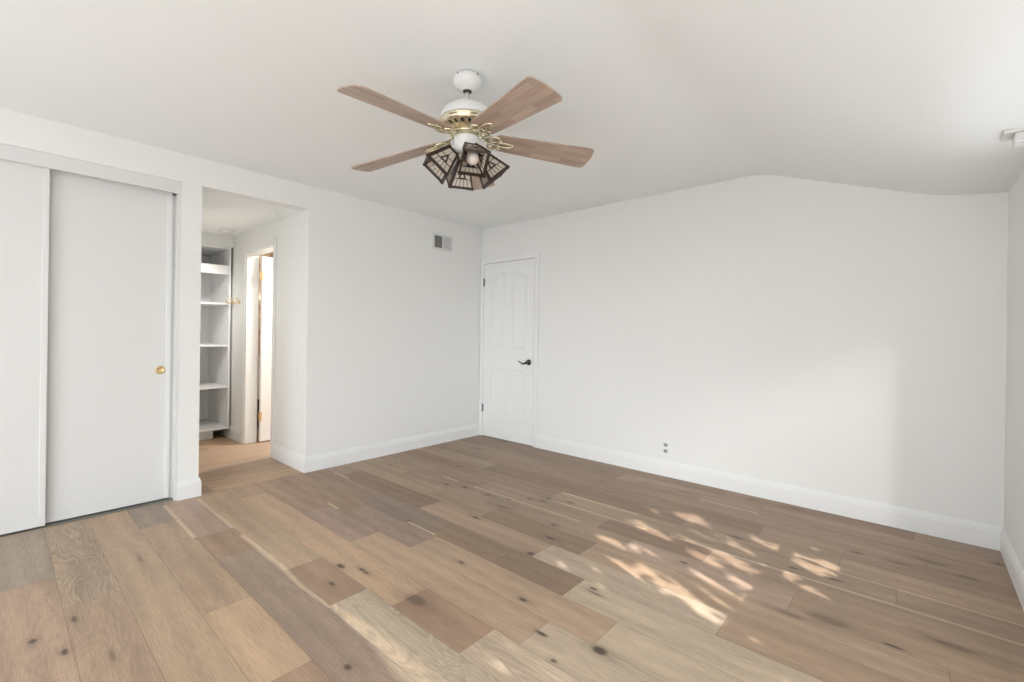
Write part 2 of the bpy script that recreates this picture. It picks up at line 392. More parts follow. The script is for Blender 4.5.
KNOTS = [(-2.217,1.196,.030,.014),(-2.105,1.252,.022,.008),(-2.06,1.25,.02,.006),(-1.526,.856,.016,.010),(-1.333,1.607,.022,.010),(-1.126,1.477,.03,.009),(-.997,1.386,.012,.007),(-2.437,1.773,.012,.010),
 (-1.79,1.646,.020,.008),(-2.163,2.11,.030,.010),(-1.584,1.972,.022,.016),(-2.651,2.464,.03,.014),(-2.162,2.367,.05,.014),(-2.397,2.465,.022,.010),(-2.613,.231,.030,.007),(-2.373,.185,.024,.010),(-2.543,.109,.018,.011),
 (.342,3.617,.016,.013),(-.278,2.379,.07,.03),(-.41,2.316,.05,.010),(-.064,3.249,.05,.012),(.07,3.387,.07,.016),(-2.091,1.084,.022,.008),(-1.62,2.2,.03,.012),(-1.69,1.275,.06,.03),(-3.05,0.52,.05,.005),(-.9,1.55,.03,.02),(.12,2.52,.07,.016),(-2.02,2.72,.03,.012),(.2,3.3,.05,.01),(-2.22,0.30,.05,.006)]
# sapwood: x0, x1, y centre of streak, half width, wobble
SAPS = [(-3.86,-3.14,.784,.009,.001),(-3.84,-3.13,.979,.009,.001),(-2.98,-1.92,.984,.010,.004),(-1.93,-.75,1.003,.022,.010),(-1.1,.37,2.722,.007,.001),(-2.62,-1.62,2.529,.006,.001),
        (-3.0,-2.8,2.525,.006,.001),(-2.06,-1.25,2.712,.007,.001),(-2.02,-1.4,2.90,.005,.001),(-2.44,-2.15,1.764,.006,.001),(-1.2,-.8,3.49,.006,.001),(-.3,.37,2.908,.005,.001),(-3.75,-3.5,1.95,.006,.001),(-3.1,-2.95,1.57,.006,.001),(-1.68,-1.2,.588,.005,.001)]
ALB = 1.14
def tolin(c):
    c = np.asarray(c, dtype=float)/255.0
    return np.where(c <= 0.04045, c/12.92, ((c+0.055)/1.055)**2.4)
rng = np.random.RandomState(3)
V = []; F = []; TONE = []; UVS = []; FIG = []
nv = 0
def add_plank(x0, x1, y0, y1, tone, along='x', du=0.016, dv=0.009):
    global nv
    L_, W_ = (x1-x0, y1-y0) if along == 'x' else (y1-y0, x1-x0)
    if L_ < 0.01 or W_ < 0.01: return
    def samp(n, s):
        a = np.linspace(0, n, max(2, int(n/s)+1))
        return np.unique(np.concatenate([[0, min(0.0016, n/4)], a[(a > 0.004) & (a < n-0.004)], [n-min(0.0016, n/4), n]]))
    if along == 'x' and y0 < 2.4 and x1 > -3.9 and y0 > -0.2: du, dv = 0.009, 0.006
    u = samp(L_, du); v = samp(W_, dv)
    U, Vv = np.meshgrid(u, v, indexing='ij')
    if along == 'x': X = x0+U; Y = y0+Vv
    else: X = x0+Vv; Y = y0+U
    jit = 1 + rng.uniform(-0.05, 0.05)
    c = (tolin(TONES[tone])*0.68 + tolin((167, 143, 121))*0.32) * jit * (1 + rng.uniform(-0.010, 0.010, 3))
    C = np.ones(U.shape + (3,)) * c
    # slow streaks across the width
    ph = rng.uniform(0, 6, 3)
    if along == 'x' and y0 > 1.7: c = c*(0.84 if x1 < -0.9 or y0 > 2.5 else 0.95)  # far planks darkened, the room's light falloff put into their colour
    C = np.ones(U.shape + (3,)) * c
    st = 1 + 0.05*np.sin(Vv*70+ph[0]+1.5*np.sin(U*2+ph[1])) + 0.03*np.sin(Vv*31+ph[2]+U*3)
    C *= st[..., None]
    if along == 'x':
        for (sx0, sx1, sy, hw, wb) in SAPS:
            if sx1 < x0 or sx0 > x1 or abs((y0+y1)/2-sy) > 0.15: continue
            if wb > 0.002:
                cy = sy + wb*np.sin(X*7.1+1.0) + wb*0.6*np.sin(X*15)
                h = hw*(1+0.35*np.sin(X*5+2))
                if wb > 0.008: h = h * np.clip((X-sx0)*4+0.5, 0.3, 1.3)
            else: cy = sy; h = hw
            m = np.clip(1.5-np.abs(Y-cy)/h, 0, 1) * ((X > sx0) & (X < sx1))
            C = C*(1-m[..., None]*0.8) + (tolin((212, 190, 162))*m[..., None]*0.8)
        extra = []
        if y0 > 2.3 or x0 > -1.6:
            for _ in range(rng.randint(0, 3)): extra.append((rng.uniform(x0, x1), rng.uniform(y0+.02, y1-.02), rng.uniform(.015, .045), rng.uniform(.005, .010)))
        for (kx, ky, rx, ry) in KNOTS + extra:
            if kx < x0-0.1 or kx > x1+0.1 or ky < y0-0.1 or ky > y1+0.1: continue
            d = np.sqrt(((X-kx)/rx)**2+((Y-ky)/ry)**2)
            big = rx > 0.045
            m = np.clip((1.25-d)*1.8, 0, 1) * (0.42 if big else 0.85)
            halo = np.exp(-(d/2.4)**2)*0.22
            C = C*(1-halo[..., None])*(1-m[..., None]) + tolin((62, 46, 38))*m[..., None]
    # seams
    edge = (U < 0.001) | (U > L_-0.001) | (Vv < 0.001) | (Vv > W_-0.001)
    C[edge] *= 0.42
    k1, k2 = U.shape
    idx = np.arange(k1*k2).reshape(k1, k2)+nv
    V.append(np.stack([X, Y, np.zeros_like(X)], -1).reshape(-1, 3))
    q = np.stack([idx[:-1, :-1], idx[1:, :-1], idx[1:, 1:], idx[:-1, 1:]], -1).reshape(-1, 4)
    if along != 'x': q = q[:, ::-1]
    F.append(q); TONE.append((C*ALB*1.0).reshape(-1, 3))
    uo, vo = rng.uniform(0, 60), rng.uniform(0, 60)
    UVS.append(np.stack([U+uo, Vv+vo], -1).reshape(-1, 2))
    fig = {'F': 0.13, 'L': 0.10 if y0 < 1.3 else 0.04, 'U': 0.05}.get(tone, rng.choice([0.0, 0.015, 0.04]))
    FIG.append(np.full(k1*k2, fig))
    nv += k1*k2
XF1 = XR + 0.10
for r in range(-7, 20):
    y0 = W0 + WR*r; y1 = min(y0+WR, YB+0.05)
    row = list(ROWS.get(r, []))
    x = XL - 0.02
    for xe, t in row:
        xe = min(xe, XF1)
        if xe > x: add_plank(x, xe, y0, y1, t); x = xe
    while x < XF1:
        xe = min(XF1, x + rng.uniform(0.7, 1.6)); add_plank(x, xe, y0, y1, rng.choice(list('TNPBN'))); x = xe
# hall and bathroom planks run the other way
x = XL - 0.02; k = 0
while x > XE - 0.9:
    x0 = x - WR
    ys = [YH0 - 0.13] + ([1.2, by1] if k % 2 else [1.45, by1]); ys = [YH0-0.13, 1.1+0.35*((k*7) % 5)/4, 2.6, by1]
    for a, b_ in zip(ys, ys[1:]): add_plank(x0, x, a, b_, 'B' if k == 0 and a < 1 else rng.choice(list('TNPO')), 'y', 0.03, 0.02)
    x = x0; k += 1
# closet floor
add_plank(XL - 0.75, XL - 0.02, CY0 - 0.05, YH0 - 0.13, 'T', 'x', 0.05, 0.05)
V = np.concatenate(V); F = np.concatenate(F); TONE = np.concatenate(TONE); UVS = np.concatenate(UVS); FIG = np.concatenate(FIG)
me = bpy.data.meshes.new('floor')
me.vertices.add(len(V)); me.vertices.foreach_set('co', V.astype(np.float32).ravel())
me.loops.add(F.size); me.loops.foreach_set('vertex_index', F.astype(np.int32).ravel())
me.polygons.add(len(F)); me.polygons.foreach_set('loop_start', np.arange(0, F.size, 4, dtype=np.int32)); me.polygons.foreach_set('loop_total', np.full(len(F), 4, dtype=np.int32))
uvl = me.uv_layers.new(name='plank'); uvl.data.foreach_set('uv', UVS[F.ravel()].astype(np.float32).ravel())
ca = me.color_attributes.new('tone', 'FLOAT_COLOR', 'POINT'); ca.data.foreach_set('color', np.concatenate([TONE, np.ones((len(TONE), 1))], 1).astype(np.float32).ravel())
fg = me.attributes.new('figure', 'FLOAT', 'POINT'); fg.data.foreach_set('value', FIG.astype(np.float32))
me.update(calc_edges=True); me.validate()
me.materials.append(M_FLOOR)
fo = bpy.data.objects.new('floor', me); COL.objects.link(fo); fo['kind'] = 'structure'

# ---- baseboards
BP = [(0, 0), (0.015, 0), (0.015, 0.098), (0.012, 0.106), (0.012, 0.113), (0.008, 0.124), (0.004, 0.134), (0, 0.136)]
def base_run(bm, p0, p1, nrm, e0=0.0, e1=0.0):
    """baseboard from p0 to p1 (x,y), offset to nrm; e0/e1 mitre extension per unit depth"""
    p0 = Vector(p0); p1 = Vector(p1); n = Vector(nrm); t = (p1-p0).normalized()
    A = []; B = []
    for d, z in BP:
        a = p0 + n*d - t*(e0*d); b = p1 + n*d + t*(e1*d)
        A.append(bm.verts.new((a.x, a.y, z+0.0015))); B.append(bm.verts.new((b.x, b.y, z+0.0015)))
    k = len(BP)
    bm.faces.new(A); bm.faces.new(B[::-1])
    for i in range(k): bm.faces.new((A[i], B[i], B[(i+1) % k], A[(i+1) % k]))
e = 0.0005
bm = bmesh.new(); base_run(bm, (XL+e, YH1), (XL+e, YB - e), (1, 0), 1, -1); mesh_obj('baseboard_left', bm, M_TRIM, kind='structure')
bm = bmesh.new(); base_run(bm, (-3.02, YB-e), (XR-e, YB-e), (0, -1), 0, -1); mesh_obj('baseboard_back', bm, M_TRIM, kind='structure')
bm = bmesh.new(); base_run(bm, (XR-e, YB-e), (XR-e, PY), (-1, 0), -1, 0); mesh_obj('baseboard_right', bm, M_TRIM, kind='structure')
bm = bmesh.new()
base_run(bm, (XL+e, CY1), (XL+e, YH0), (1, 0), 0.5, 1)
base_run(bm, (XL+e, YH0+e), (XS, YH0+e), (0, 1), 1, 0)
mesh_obj('baseboard_pier', bm, M_TRIM, kind='structure')
bm = bmesh.new()
base_run(bm, (XL+e, YH1-e-.001), (DX1+0.055, YH1-e-.001), (0, -1), 1, 0)
base_run(bm, (DX0-0.062, YH1-e-.001), (XE, YH1-e-.001), (0, -1), 0, 0)
mesh_obj('baseboard_hall', bm, M_TRIM, kind='structure')

# ---- closet: fascia, jamb, two sliding doors with knobs
bm = bmesh.new()
box(bm, (XL-0.030, CY0, 2.170), (XL-0.006, CY1-e, CZ-e), 0.001)
box(bm, (XL-0.11, 0.8525, 0.0015), (XL-0.004, CY1-e, 2.170), 0.001)
box(bm, (XL-0.11, CY0+e, 0.0015), (XL-0.004, CY0+0.016, 2.170), 0.001)
box(bm, (XL-0.108, 0.8365, 0.0015), (XL-0.088, 0.8520, 2.169))
mesh_obj('trim_2', bm, M_DOOR, kind='structure')
bm = boxes([((XL-0.105, CY0+0.017, 0.0008), (XL-0.03, 0.852, 0.006))])
mesh_obj('trim_3', bm, M_STEEL, kind='structure')
def slider(name, y0, y1, xf, z0=0.012, z1=2.192, knob_y=None):
    bm = bmesh.new()
    box(bm, (xf-0.028, y0+0.012, z0+0.010), (xf-0.005, y1-0.012, z1-0.01), 0.0)
    d = mesh_obj(name, bm, M_DOOR, kind='structure')
    bm = bmesh.new(); s = 0.030
    box(bm, (xf-0.030, y0, z0), (xf, y0+s, z1), 0.003); box(bm, (xf-0.030, y1-s, z0), (xf, y1, z1), 0.003)
    box(bm, (xf-0.0285, y0+s, z0), (xf-0.001, y1-s, z0+0.028), 0.002); box(bm, (xf-0.0285, y0+s, z1-0.03), (xf-0.001, y1-s, z1), 0.002)
    mesh_obj('door_frame', bm, M_ALU, d)
    if knob_y is not None:
        bm = bmesh.new()
        m = Matrix.Translation((xf-0.005, knob_y, 0.924)) @ Matrix.Rotation(PI/2, 4, 'Y')
        lathe(bm, [(0, 0.0), (0.027, 0.0), (0.029, 0.004), (0.027, 0.009), (0.021, 0.010), (0.018, 0.006), (0, 0.005)], 32, m)
        k = mesh_obj('door_knob', bm, M_GOLD, d, smooth=True); k['label'] = 'round gold recessed pull'
    return d
slider('door_3', -0.54, 0.216, XL-0.034)
slider('door_2', 0.150, 0.836, XL-0.074, knob_y=0.775)

# ---- back door (door_1): slab with four arched panels, casing, hinges, lever
dx0, dx1, dz1 = -3.846, -3.085, 2.028
yd = YB - 0.004                                # door face
bm = bmesh.new()
box(bm, (dx0, yd-0.006, 0.010), (dx1, yd+0.002, dz1))
d1 = mesh_obj('door_1', bm, M_TRIM, kind='structure')
# raised face: stiles/rails as a sheet with panel-shaped moulding rings and raised fields
def panel_outline(x0, x1, z0, za, zb, n=10):
    """za = top z at x0, zb = top z at x1 (curved)"""
    pts = [(x0, z0), (x1, z0)]
    for i in range(n+1):
        t = i/n; x = x1+(x0-x1)*t
        s = (1-t)
        z = za+(zb-za)*(math.sin(s*PI/2) if zb > za else 1-math.sin((1-s)*PI/2)) if abs(zb-za) > 1e-6 else za
        pts.append((x, z))
    return pts
def inset(pts, d):
    cx = sum(p[0] for p in pts)/len(pts); n = len(pts); out = []
    for i in range(n):
        p0 = Vector(pts[i-1]); p = Vector(pts[i]); p1 = Vector(pts[(i+1) % n])
        a = (p-p0); b = (p1-p)
        if a.length < 1e-6 or b.length < 1e-6: out.append(tuple(p)); continue
        a.normalize(); b.normalize()
        na = Vector((-a.y, a.x)); nb = Vector((-b.y, b.x)); m = (na+nb); m = m/max(0.3, m.length_squared/2*1.0) if m.length > 0 else na
        out.append((p.x+m.x*d, p.y+m.y*d))
    return out
def panel_mesh(bm, pts, yf):
    """moulded groove ring and raised field in front of the face at y=yf (towards -Y)"""
    levels = [(0.0, 0.000), (0.006, 0.006), (0.014, 0.004), (0.022, 0.0015), (0.040, 0.0055)]
    rings = []
    for ins, h in levels:
        q = inset(pts, ins) if ins else pts
        rings.append([bm.verts.new((p[0], yf - h, p[1])) for p in q])
    n = len(pts)
    for a, b in zip(rings, rings[1:]):
        for i in range(n): bm.faces.new((a[i], a[(i+1) % n], b[(i+1) % n], b[i]))
    bm.faces.new(rings[-1])
bm = bmesh.new()
PX = [(-3.735, -3.520), (-3.408, -3.190)]
arch = [(1.845, 1.915), (1.915, 1.845)]
for (a, b_), (za, zb) in zip(PX, arch):
    panel_mesh(bm, panel_outline(a, b_, 1.035, za, zb), yd - 0.0062)
    panel_mesh(bm, panel_outline(a, b_, 0.230, 0.818, 0.818), yd - 0.0062)
po = mesh_obj('door_panel', bm, M_TRIM, d1)
# casing
bm = bmesh.new()
def casing_y(bm, x0, x1, zt, yf, wl, wr, wt, th=0.014, s=-1):
    """flat casing around an opening in a wall whose face is y=yf, projecting s*th"""
    def bb(xa, xb, za, zb):
        ya, yb = sorted((yf, yf+s*th)); box(bm, (xa, ya, za), (xb, yb, zb), 0.003)
        ya, yb = sorted((yf, yf+s*(th+0.004)))
    bb(x0-wl, x0, 0.0015, zt); bb(x1, x1+wr, 0.0015, zt); bb(x0-wl, x1+wr, zt, zt+wt)
casing_y(bm, dx0-0.006, dx1+0.006, dz1+0.005, YB-e, 0.052, 0.056, 0.056)
mesh_obj('trim_4', bm, M_TRIM, kind='structure')
bm = boxes([((dx0-0.006, YB-0.0035, 0.0012), (dx1+0.006, YB-0.001, 0.010)), ((dx1, YB-0.0035, 0.010), (dx1+0.006, YB-0.0015, dz1+0.005)), ((dx0, YB-0.0035, dz1), (dx1+0.006, YB-0.0015, dz1+0.005))])
mesh_obj('door_gap', bm, M_SLOT, d1)
for zc in (1.815, 0.335):
    bm = bmesh.new()
    lathe(bm, [(0, -0.048), (0.0045, -0.048), (0.0065, -0.044), (0.0065, 0.044), (0.0045, 0.048), (0.003, 0.052), (0, 0.053)], 14, Matrix.Translation((dx0-0.002, yd-0.014, zc)))
    box(bm, (dx0, yd-0.009, zc-0.044), (dx0+0.012, yd-0.0062, zc+0.044))
    h = mesh_obj('hinge', bm, M_STEEL, d1)
bm = bmesh.new()
hx, hz = -3.148, 0.905
lathe(bm, [(0, 0), (0.032, 0), (0.033, 0.004), (0.029, 0.010), (0.014, 0.013), (0.012, 0.040), (0.014, 0.048), (0.009, 0.055), (0, 0.056)], 28, Matrix.Translation((hx, yd-0.0062, hz)) @ Matrix.Rotation(PI/2, 4, 'X'))
lp = []
for i in range(13):
    t = i/12; lp.append((hx - 0.118*t, yd-0.052+0.006*t, hz-0.004 - 0.012*math.sin(t*PI*1.1) + 0.012*max(0, t-0.45)*2))
tube(bm, lp, [0.0105-0.006*i/12 for i in range(13)], 12, flat=(0.8, 1.1))
hd = mesh_obj('door_handle', bm, M_BRONZE, d1, smooth=True); hd['label'] = 'dark pewter lever handle with round rosette'

# ---- hall doorway casing, jamb and the open white door (door_4)
bm = bmesh.new()
casing_y(bm, DX0, DX1, DZ, YH1-0.0015, 0.062, 0.055, 0.060, 0.013)
box(bm, (DX0, YH1-0.001, 0.0015), (DX0+0.012, YH1+HB, DZ), 0.002); box(bm, (DX1-0.012, YH1-0.001, 0.0015), (DX1, YH1+HB, DZ), 0.002)
box(bm, (DX0+0.012, YH1-0.001, DZ-0.012), (DX1-0.012, YH1+HB, DZ), 0.002)
mesh_obj('trim_5', bm, M_TRIM, kind='structure')
d4 = bpy.data.objects.new('door_4', None)
bm = bmesh.new(); box(bm, (0.0, -0.035, 0.012), (0.70, 0.0, 2.012), 0.002)
d4 = mesh_obj('door_4', bm, M_TRIM, kind='structure')
d4.location = (DX0+0.030, YH1+HB+0.012, 0); d4.rotation_euler = (0, 0, math.radians(96))
for zc in (0.285, 1.80):
    bm = bmesh.new()
    box(bm, (-0.022, -0.0375, zc-0.046), (0.012, -0.0352, zc+0.046), 0.0005)
    tube(bm, [(-0.006, -0.040, zc-0.048), (-0.006, -0.040, zc+0.048)], 0.006, 12)
    k = mesh_obj('hinge', bm, M_GOLD, d4); k['label'] = 'brushed gold hinge'

# bathroom vanity glimpsed through the hinge gap
t = thing('bathroom_vanity', 'low dark-based white-front cabinet glimpsed through the gap beside the open hall door', 'cabinet', (bx0+0.26, 2.55, 0))
bm = boxes([((-0.255, -0.55, 0.0015), (0.20, 0.55, 0.36))]); mesh_obj('base', bm, M_WOODDK, t)
bm = boxes([((-0.255, -0.55, 0.361), (0.22, 0.55, 0.86))], 0.004); mesh_obj('body', bm, M_TRIM, t)
for s in (-1, 1):
    bm = boxes([((0.2205, min(s*.01, s*.53), 0.40), (0.236, max(s*.01, s*.53), 0.83))], 0.003); dd = mesh_obj('door', bm, M_TRIM, t)
    bm = boxes([((0.2365, s*.05-.006, 0.60), (0.250, s*.05+.006, 0.72))], 0.003); mesh_obj('handle', bm, M_GOLD, dd)
# bathroom ceiling lamp: gives the bright door
t = thing('ceiling_light', 'bright flush lamp in the room behind the open hall door', 'ceiling light', (-4.75, 2.75, 2.44))
bm = bmesh.new(); lathe(bm, [(0, -0.001), (0.15, -0.001), (0.15, -0.02), (0.14, -0.025), (0, -0.025)], 32); mesh_obj('base', bm, M_FANW, t)
bm = bmesh.new(); lathe(bm, [(0.135, -0.0255), (0.12, -0.05), (0.07, -0.07), (0, -0.075)], 32); mesh_obj('diffuser', bm, M_BULB, t, smooth=True)
bl = bpy.data.lights.new('bathroom_lamp', 'AREA'); blo = bpy.data.objects.new('bathroom_lamp', bl); COL.objects.link(blo); blo.location = (-4.75, 2.75, 2.35)
bl.shape = 'DISK'; bl.size = 0.3; bl.energy = 50; bl.color = (1, 0.95, 0.88)

# ---- linen shelves at the end of the hall
t = thing('linen_cabinet', 'white built-in linen cabinet with open shelves at the end of the hall', 'cabinet', (XS, YH0+0.03, 0))
Wc = (YH1 - 0.022) - (YH0+0.03); D = 0.70
def part(name, lst, mat=M_SHELF, parent=t, bev=0.001):
    return mesh_obj(name, boxes(lst, bev), mat, parent)
part('side_panel', [((-D, Wc-0.018, 0.108), (0, Wc, 2.132))]); part('side_panel', [((-D, 0, 0.108), (0, 0.018, 2.132))])
part('back_panel', [((-D-0.012, 0, 0.108), (-D-0.001, Wc, 2.132))])
part('bottom_panel', [((-D, 0.0185, 0.108), (0, Wc-0.0185, 0.128))])
part('top_panel', [((-D, 0.0185, 2.112), (0, Wc-0.0185, 2.132))])
part('toe_kick', [((-0.115, 0.0, 0.0015), (-0.097, Wc-0.13, 0.107))])
for z in (0.566, 1.028, 1.492): part('shelf', [((-D+0.001, 0.0185, z), (-0.004, Wc-0.0185, z+0.020))])
part('shelf', [((-D+0.001, 0.0185, 1.90), (-0.022, Wc-0.0185, 1.92))])
part('shelf_rail', [((-0.020, 0.0185, 1.828), (0.0, Wc-0.0185, 1.928))])
part('cleat', [((-D+0.001, 0.02, 0.129), (-D+0.018, Wc-0.02, 0.165))])

# brass hooks on the hall wall
def hook(x, label):
    t = thing('wall_hook', label, 'hook', (x, YH1-0.0015, 1.515), group='brass hooks on the hall wall')
    bm = bmesh.new(); lathe(bm, [(0, 0), (0.017, 0), (0.018, 0.003), (0.012, 0.007), (0, 0.008)], 20, Matrix.Rotation(PI/2, 4, 'X')); mesh_obj('wall_plate', bm, M_GOLD, t, smooth=True)
    bm = bmesh.new()
    tube(bm, [(0, -0.006, 0), (0, -0.03, -0.006), (0, -0.055, -0.008), (0, -0.075, 0.004), (0, -0.082, 0.024)], [0.007, 0.006, 0.006, 0.006, 0.006], 10)
    uvsphere(bm, (0, -0.083, 0.028), 0.009, 12, 8)
    tube(bm, [(0, -0.004, 0.006), (0, -0.02, 0.022), (0, -0.028, 0.045)], 0.005, 10); uvsphere(bm, (0, -0.028, 0.047), 0.008, 12, 8)
    mesh_obj('prong', bm, M_GOLD, t, smooth=True)
hook(-5.54, 'brass double wall hook nearest the open hall doorway')
hook(-5.715, 'brass double wall hook right at the edge of the linen shelves')

# disc on the hall ceiling
t = thing('smoke_detector', 'round white disc fixture on the hall ceiling before the shelves', 'detector', (-5.41, 1.60, HC))
bm = bmesh.new(); lathe(bm, [(0, -0.0005), (0.065, -0.0005), (0.066, -0.010), (0.060, -0.026), (0.045, -0.032), (0, -0.033)], 32); mesh_obj('housing', bm, M_FANW, t, smooth=True)
bm = bmesh.new(); lathe(bm, [(0.020, -0.0333), (0.022, -0.036), (0.018, -0.037), (0, -0.037)], 20); mesh_obj('cover', bm, M_FANW, t, smooth=True)

hl = bpy.data.lights.new('shelf_fill', 'SPOT'); hlo = bpy.data.objects.new('shelf_fill', hl); COL.objects.link(hlo); hlo.location = (-4.70, 1.12, HC-0.04)  # spot without a fixture, added to brighten the linen shelves
hl.spot_size = math.radians(62); hl.spot_blend = 0.8; hl.shadow_soft_size = 0.12; hl.energy = 95; hl.color = (1, 0.985, 0.96)
hlo.rotation_euler = (Vector((-6.1, 1.35, 1.25)) - hlo.location).to_track_quat('-Z', 'Y').to_euler()
hp = bpy.data.lights.new('hall_fill', 'POINT'); hpo = bpy.data.objects.new('hall_fill', hp); COL.objects.link(hpo); hpo.location = (-4.85, 1.12, 1.55)  # bodiless point light added to lift the hall walls and ceiling
hp.shadow_soft_size = 0.12; hp.energy = 2.6; hp.color = (1, 0.985, 0.96)
# ---- switches and outlet
def plate_x(name, label, cat, loc, rotz, kind):
    t = thing(name, label, cat, loc, rot=(0, 0, rotz))      # local -Y is out of the wall
    bm = bmesh.new(); box(bm, (-0.035, -0.006, -0.057), (0.035, -0.0006, 0.057), 0.002); mesh_obj('cover_plate', bm, M_TRIM, t)
    if kind == 'outlet':
        for s in (-1, 1):
            bm = bmesh.new(); box(bm, (-0.017, -0.0080, s*0.026-0.015), (0.017, -0.0062, s*0.026+0.015), 0.001); k = mesh_obj('socket', bm, M_SOCK, t)
            bm = bmesh.new()
            for dx in (-0.007, 0.007): box(bm, (dx-0.0015, -0.0086, s*0.026-0.004), (dx+0.0015, -0.0081, s*0.026+0.008))
            mesh_obj('slot', bm, M_DARK, k)
    else:
        bm = bmesh.new(); box(bm, (-0.016, -0.0085, -0.033), (0.016, -0.0062, 0.033), 0.001); mesh_obj('rocker', bm, M_TRIM, t)
plate_x('wall_outlet', 'white duplex outlet low on the long back wall', 'outlet', (-1.615, YB, 0.245), 0, 'outlet')
plate_x('light_switch', 'white light switch beside the four-panel door', 'light switch', (-2.985, YB, 1.045), 0, 'switch')
plate_x('light_switch', 'white light switch on the short wall inside the hall opening', 'light switch', (-4.285, YH1-0.001, 1.045), 0, 'switch')

# ---- wall register
t = thing('air_vent', 'white two-way wall register high on the left wall near the corner', 'vent', (XL, 3.245, 2.20))
bm = bmesh.new()
a, c_, th = 0.135, 0.084, 0.014
for lo, hi in [((0.0006, -a, -c_), (th, -a+0.020, c_)), ((0.0006, a-0.020, -c_), (th, a, c_)), ((0.0006, -a+0.020, -c_), (th, a-0.020, -c_+0.020)), ((0.0006, -a+0.020, c_-0.020), (th, a-0.020, c_)), ((0.0006, -0.010, -c_+0.02), (th, 0.008, c_-0.02))]:
    box(bm, lo, hi, 0.002)
mesh_obj('frame', bm, M_VENT, t)
bm = boxes([((0.0006, -a+0.019, -c_+0.019), (0.0016, a-0.019, c_-0.019))]); mesh_obj('duct_opening', bm, M_VENTDK, t)
for half, ang in ((-1, 35), (1, -80)):
    for k in range(9):
        y = (-0.108 + k*0.0118) if half < 0 else (0.014 + k*0.0118)
        bm = bmesh.new(); m = Matrix.Translation((0.0075, y, 0)) @ Matrix.Rotation(math.radians(ang), 4, 'Z')
        box(bm, (-0.0052, -0.0005, -c_+0.020), (0.0052, 0.0005, c_-0.020), 0, m)
        mesh_obj('louver', bm, M_VENT if half > 0 else M_STEEL, t)

# ---- small flanged box on the falling ceiling by the right wall
t = thing('ceiling_box', 'small white flanged box on the sloping ceiling beside the right wall', 'ceiling fixture', (0.325, 2.80, ceil_z(0.325)))
bm = boxes([((-0.066, -0.055, -0.008), (0.036, 0.055, 0.004))], 0.003); mesh_obj('flange', bm, M_VENT, t)
bm = boxes([((-0.033, -0.04, -0.048), (0.034, 0.04, -0.0085))], 0.004); mesh_obj('housing', bm, M_VENT, t)

# ---- ceiling fan
FX, FY = -1.637, 1.502
fan = thing('ceiling_fan', 'white and brass ceiling fan with five wood blades and four dark-framed art glass shades', 'ceiling fan', (FX, FY, 0))
bm = bmesh.new()
lathe(bm, [(0, 2.4545), (0.048, 2.4545), (0.061, 2.446), (0.068, 2.432), (0.069, 2.419), (0.063, 2.404), (0.046, 2.388), (0.031, 2.380), (0.025, 2.377), (0.022, 2.377)], 40)
mesh_obj('canopy', bm, M_FANW, fan, smooth=True)
for a in (-85, 1, 138):
    bm = bmesh.new(); aa = math.radians(a); uvsphere(bm, (0.0665*math.cos(aa), 0.0665*math.sin(aa), 2.436), 0.0042, 10, 6); mesh_obj('screw', bm, M_STEEL, fan)
bm = bmesh.new(); lathe(bm, [(0.010, 2.381), (0.021, 2.380), (0.0215, 2.375), (0.017, 2.368), (0.012, 2.366)], 28); mesh_obj('hanger_ball', bm, M_BRONZE, fan, smooth=True)
bm = bmesh.new(); lathe(bm, [(0, 2.385), (0.0125, 2.385), (0.0125, 2.325), (0.024, 2.323), (0.026, 2.310), (0, 2.310)], 24); mesh_obj('downrod', bm, M_FANW, fan, smooth=True)
bm = bmesh.new(); lathe(bm, [(0, 2.311), (0.055, 2.309), (0.080, 2.302), (0.104, 2.287), (0.120, 2.266), (0.127, 2.246), (0.128, 2.230), (0, 2.230)], 48); mesh_obj('motor_housing', bm, M_FANW, fan, smooth=True)
# brass lower housing with vent slots
bm = bmesh.new(); lathe(bm, [(0.115, 2.2295), (0.131, 2.2295), (0.134, 2.223), (0.131, 2.216), (0.126, 2.213), (0.128, 2.207), (0.124, 2.201), (0.115, 2.197), (0.095, 2.190), (0.082, 2.182), (0.078, 2.176), (0.065, 2.174), (0, 2.174)], 60)
band = mesh_obj('brass_band', bm, M_BRASS, fan, smooth=True)
bm = bmesh.new()
for k in range(20):
    aa = 2*PI*k/20
    m = Matrix.Rotation(aa, 4, 'Z') @ Matrix.Translation((0.105, 0, 2.1935)) @ Matrix.Rotation(math.radians(-20), 4, 'Y')
    box(bm, (-0.011, -0.0055, -0.0012), (0.009, 0.0055, 0.0008), 0, m)
mesh_obj('vent_slot', bm, M_BRONZE, band)
bm = bmesh.new(); lathe(bm, [(0, 2.1735), (0.074, 2.1735), (0.078, 2.168), (0.074, 2.160), (0.055, 2.157), (0, 2.157)], 48); mesh_obj('flywheel', bm, M_BRASS, fan, smooth=True)
bm = bmesh.new(); lathe(bm, [(0, 2.1565), (0.054, 2.1565), (0.060, 2.150), (0.061, 2.140), (0.060, 2.105), (0.055, 2.088), (0.043, 2.078), (0.028, 2.073), (0, 2.072)], 48); mesh_obj('switch_housing', bm, M_FANW, fan, smooth=True)

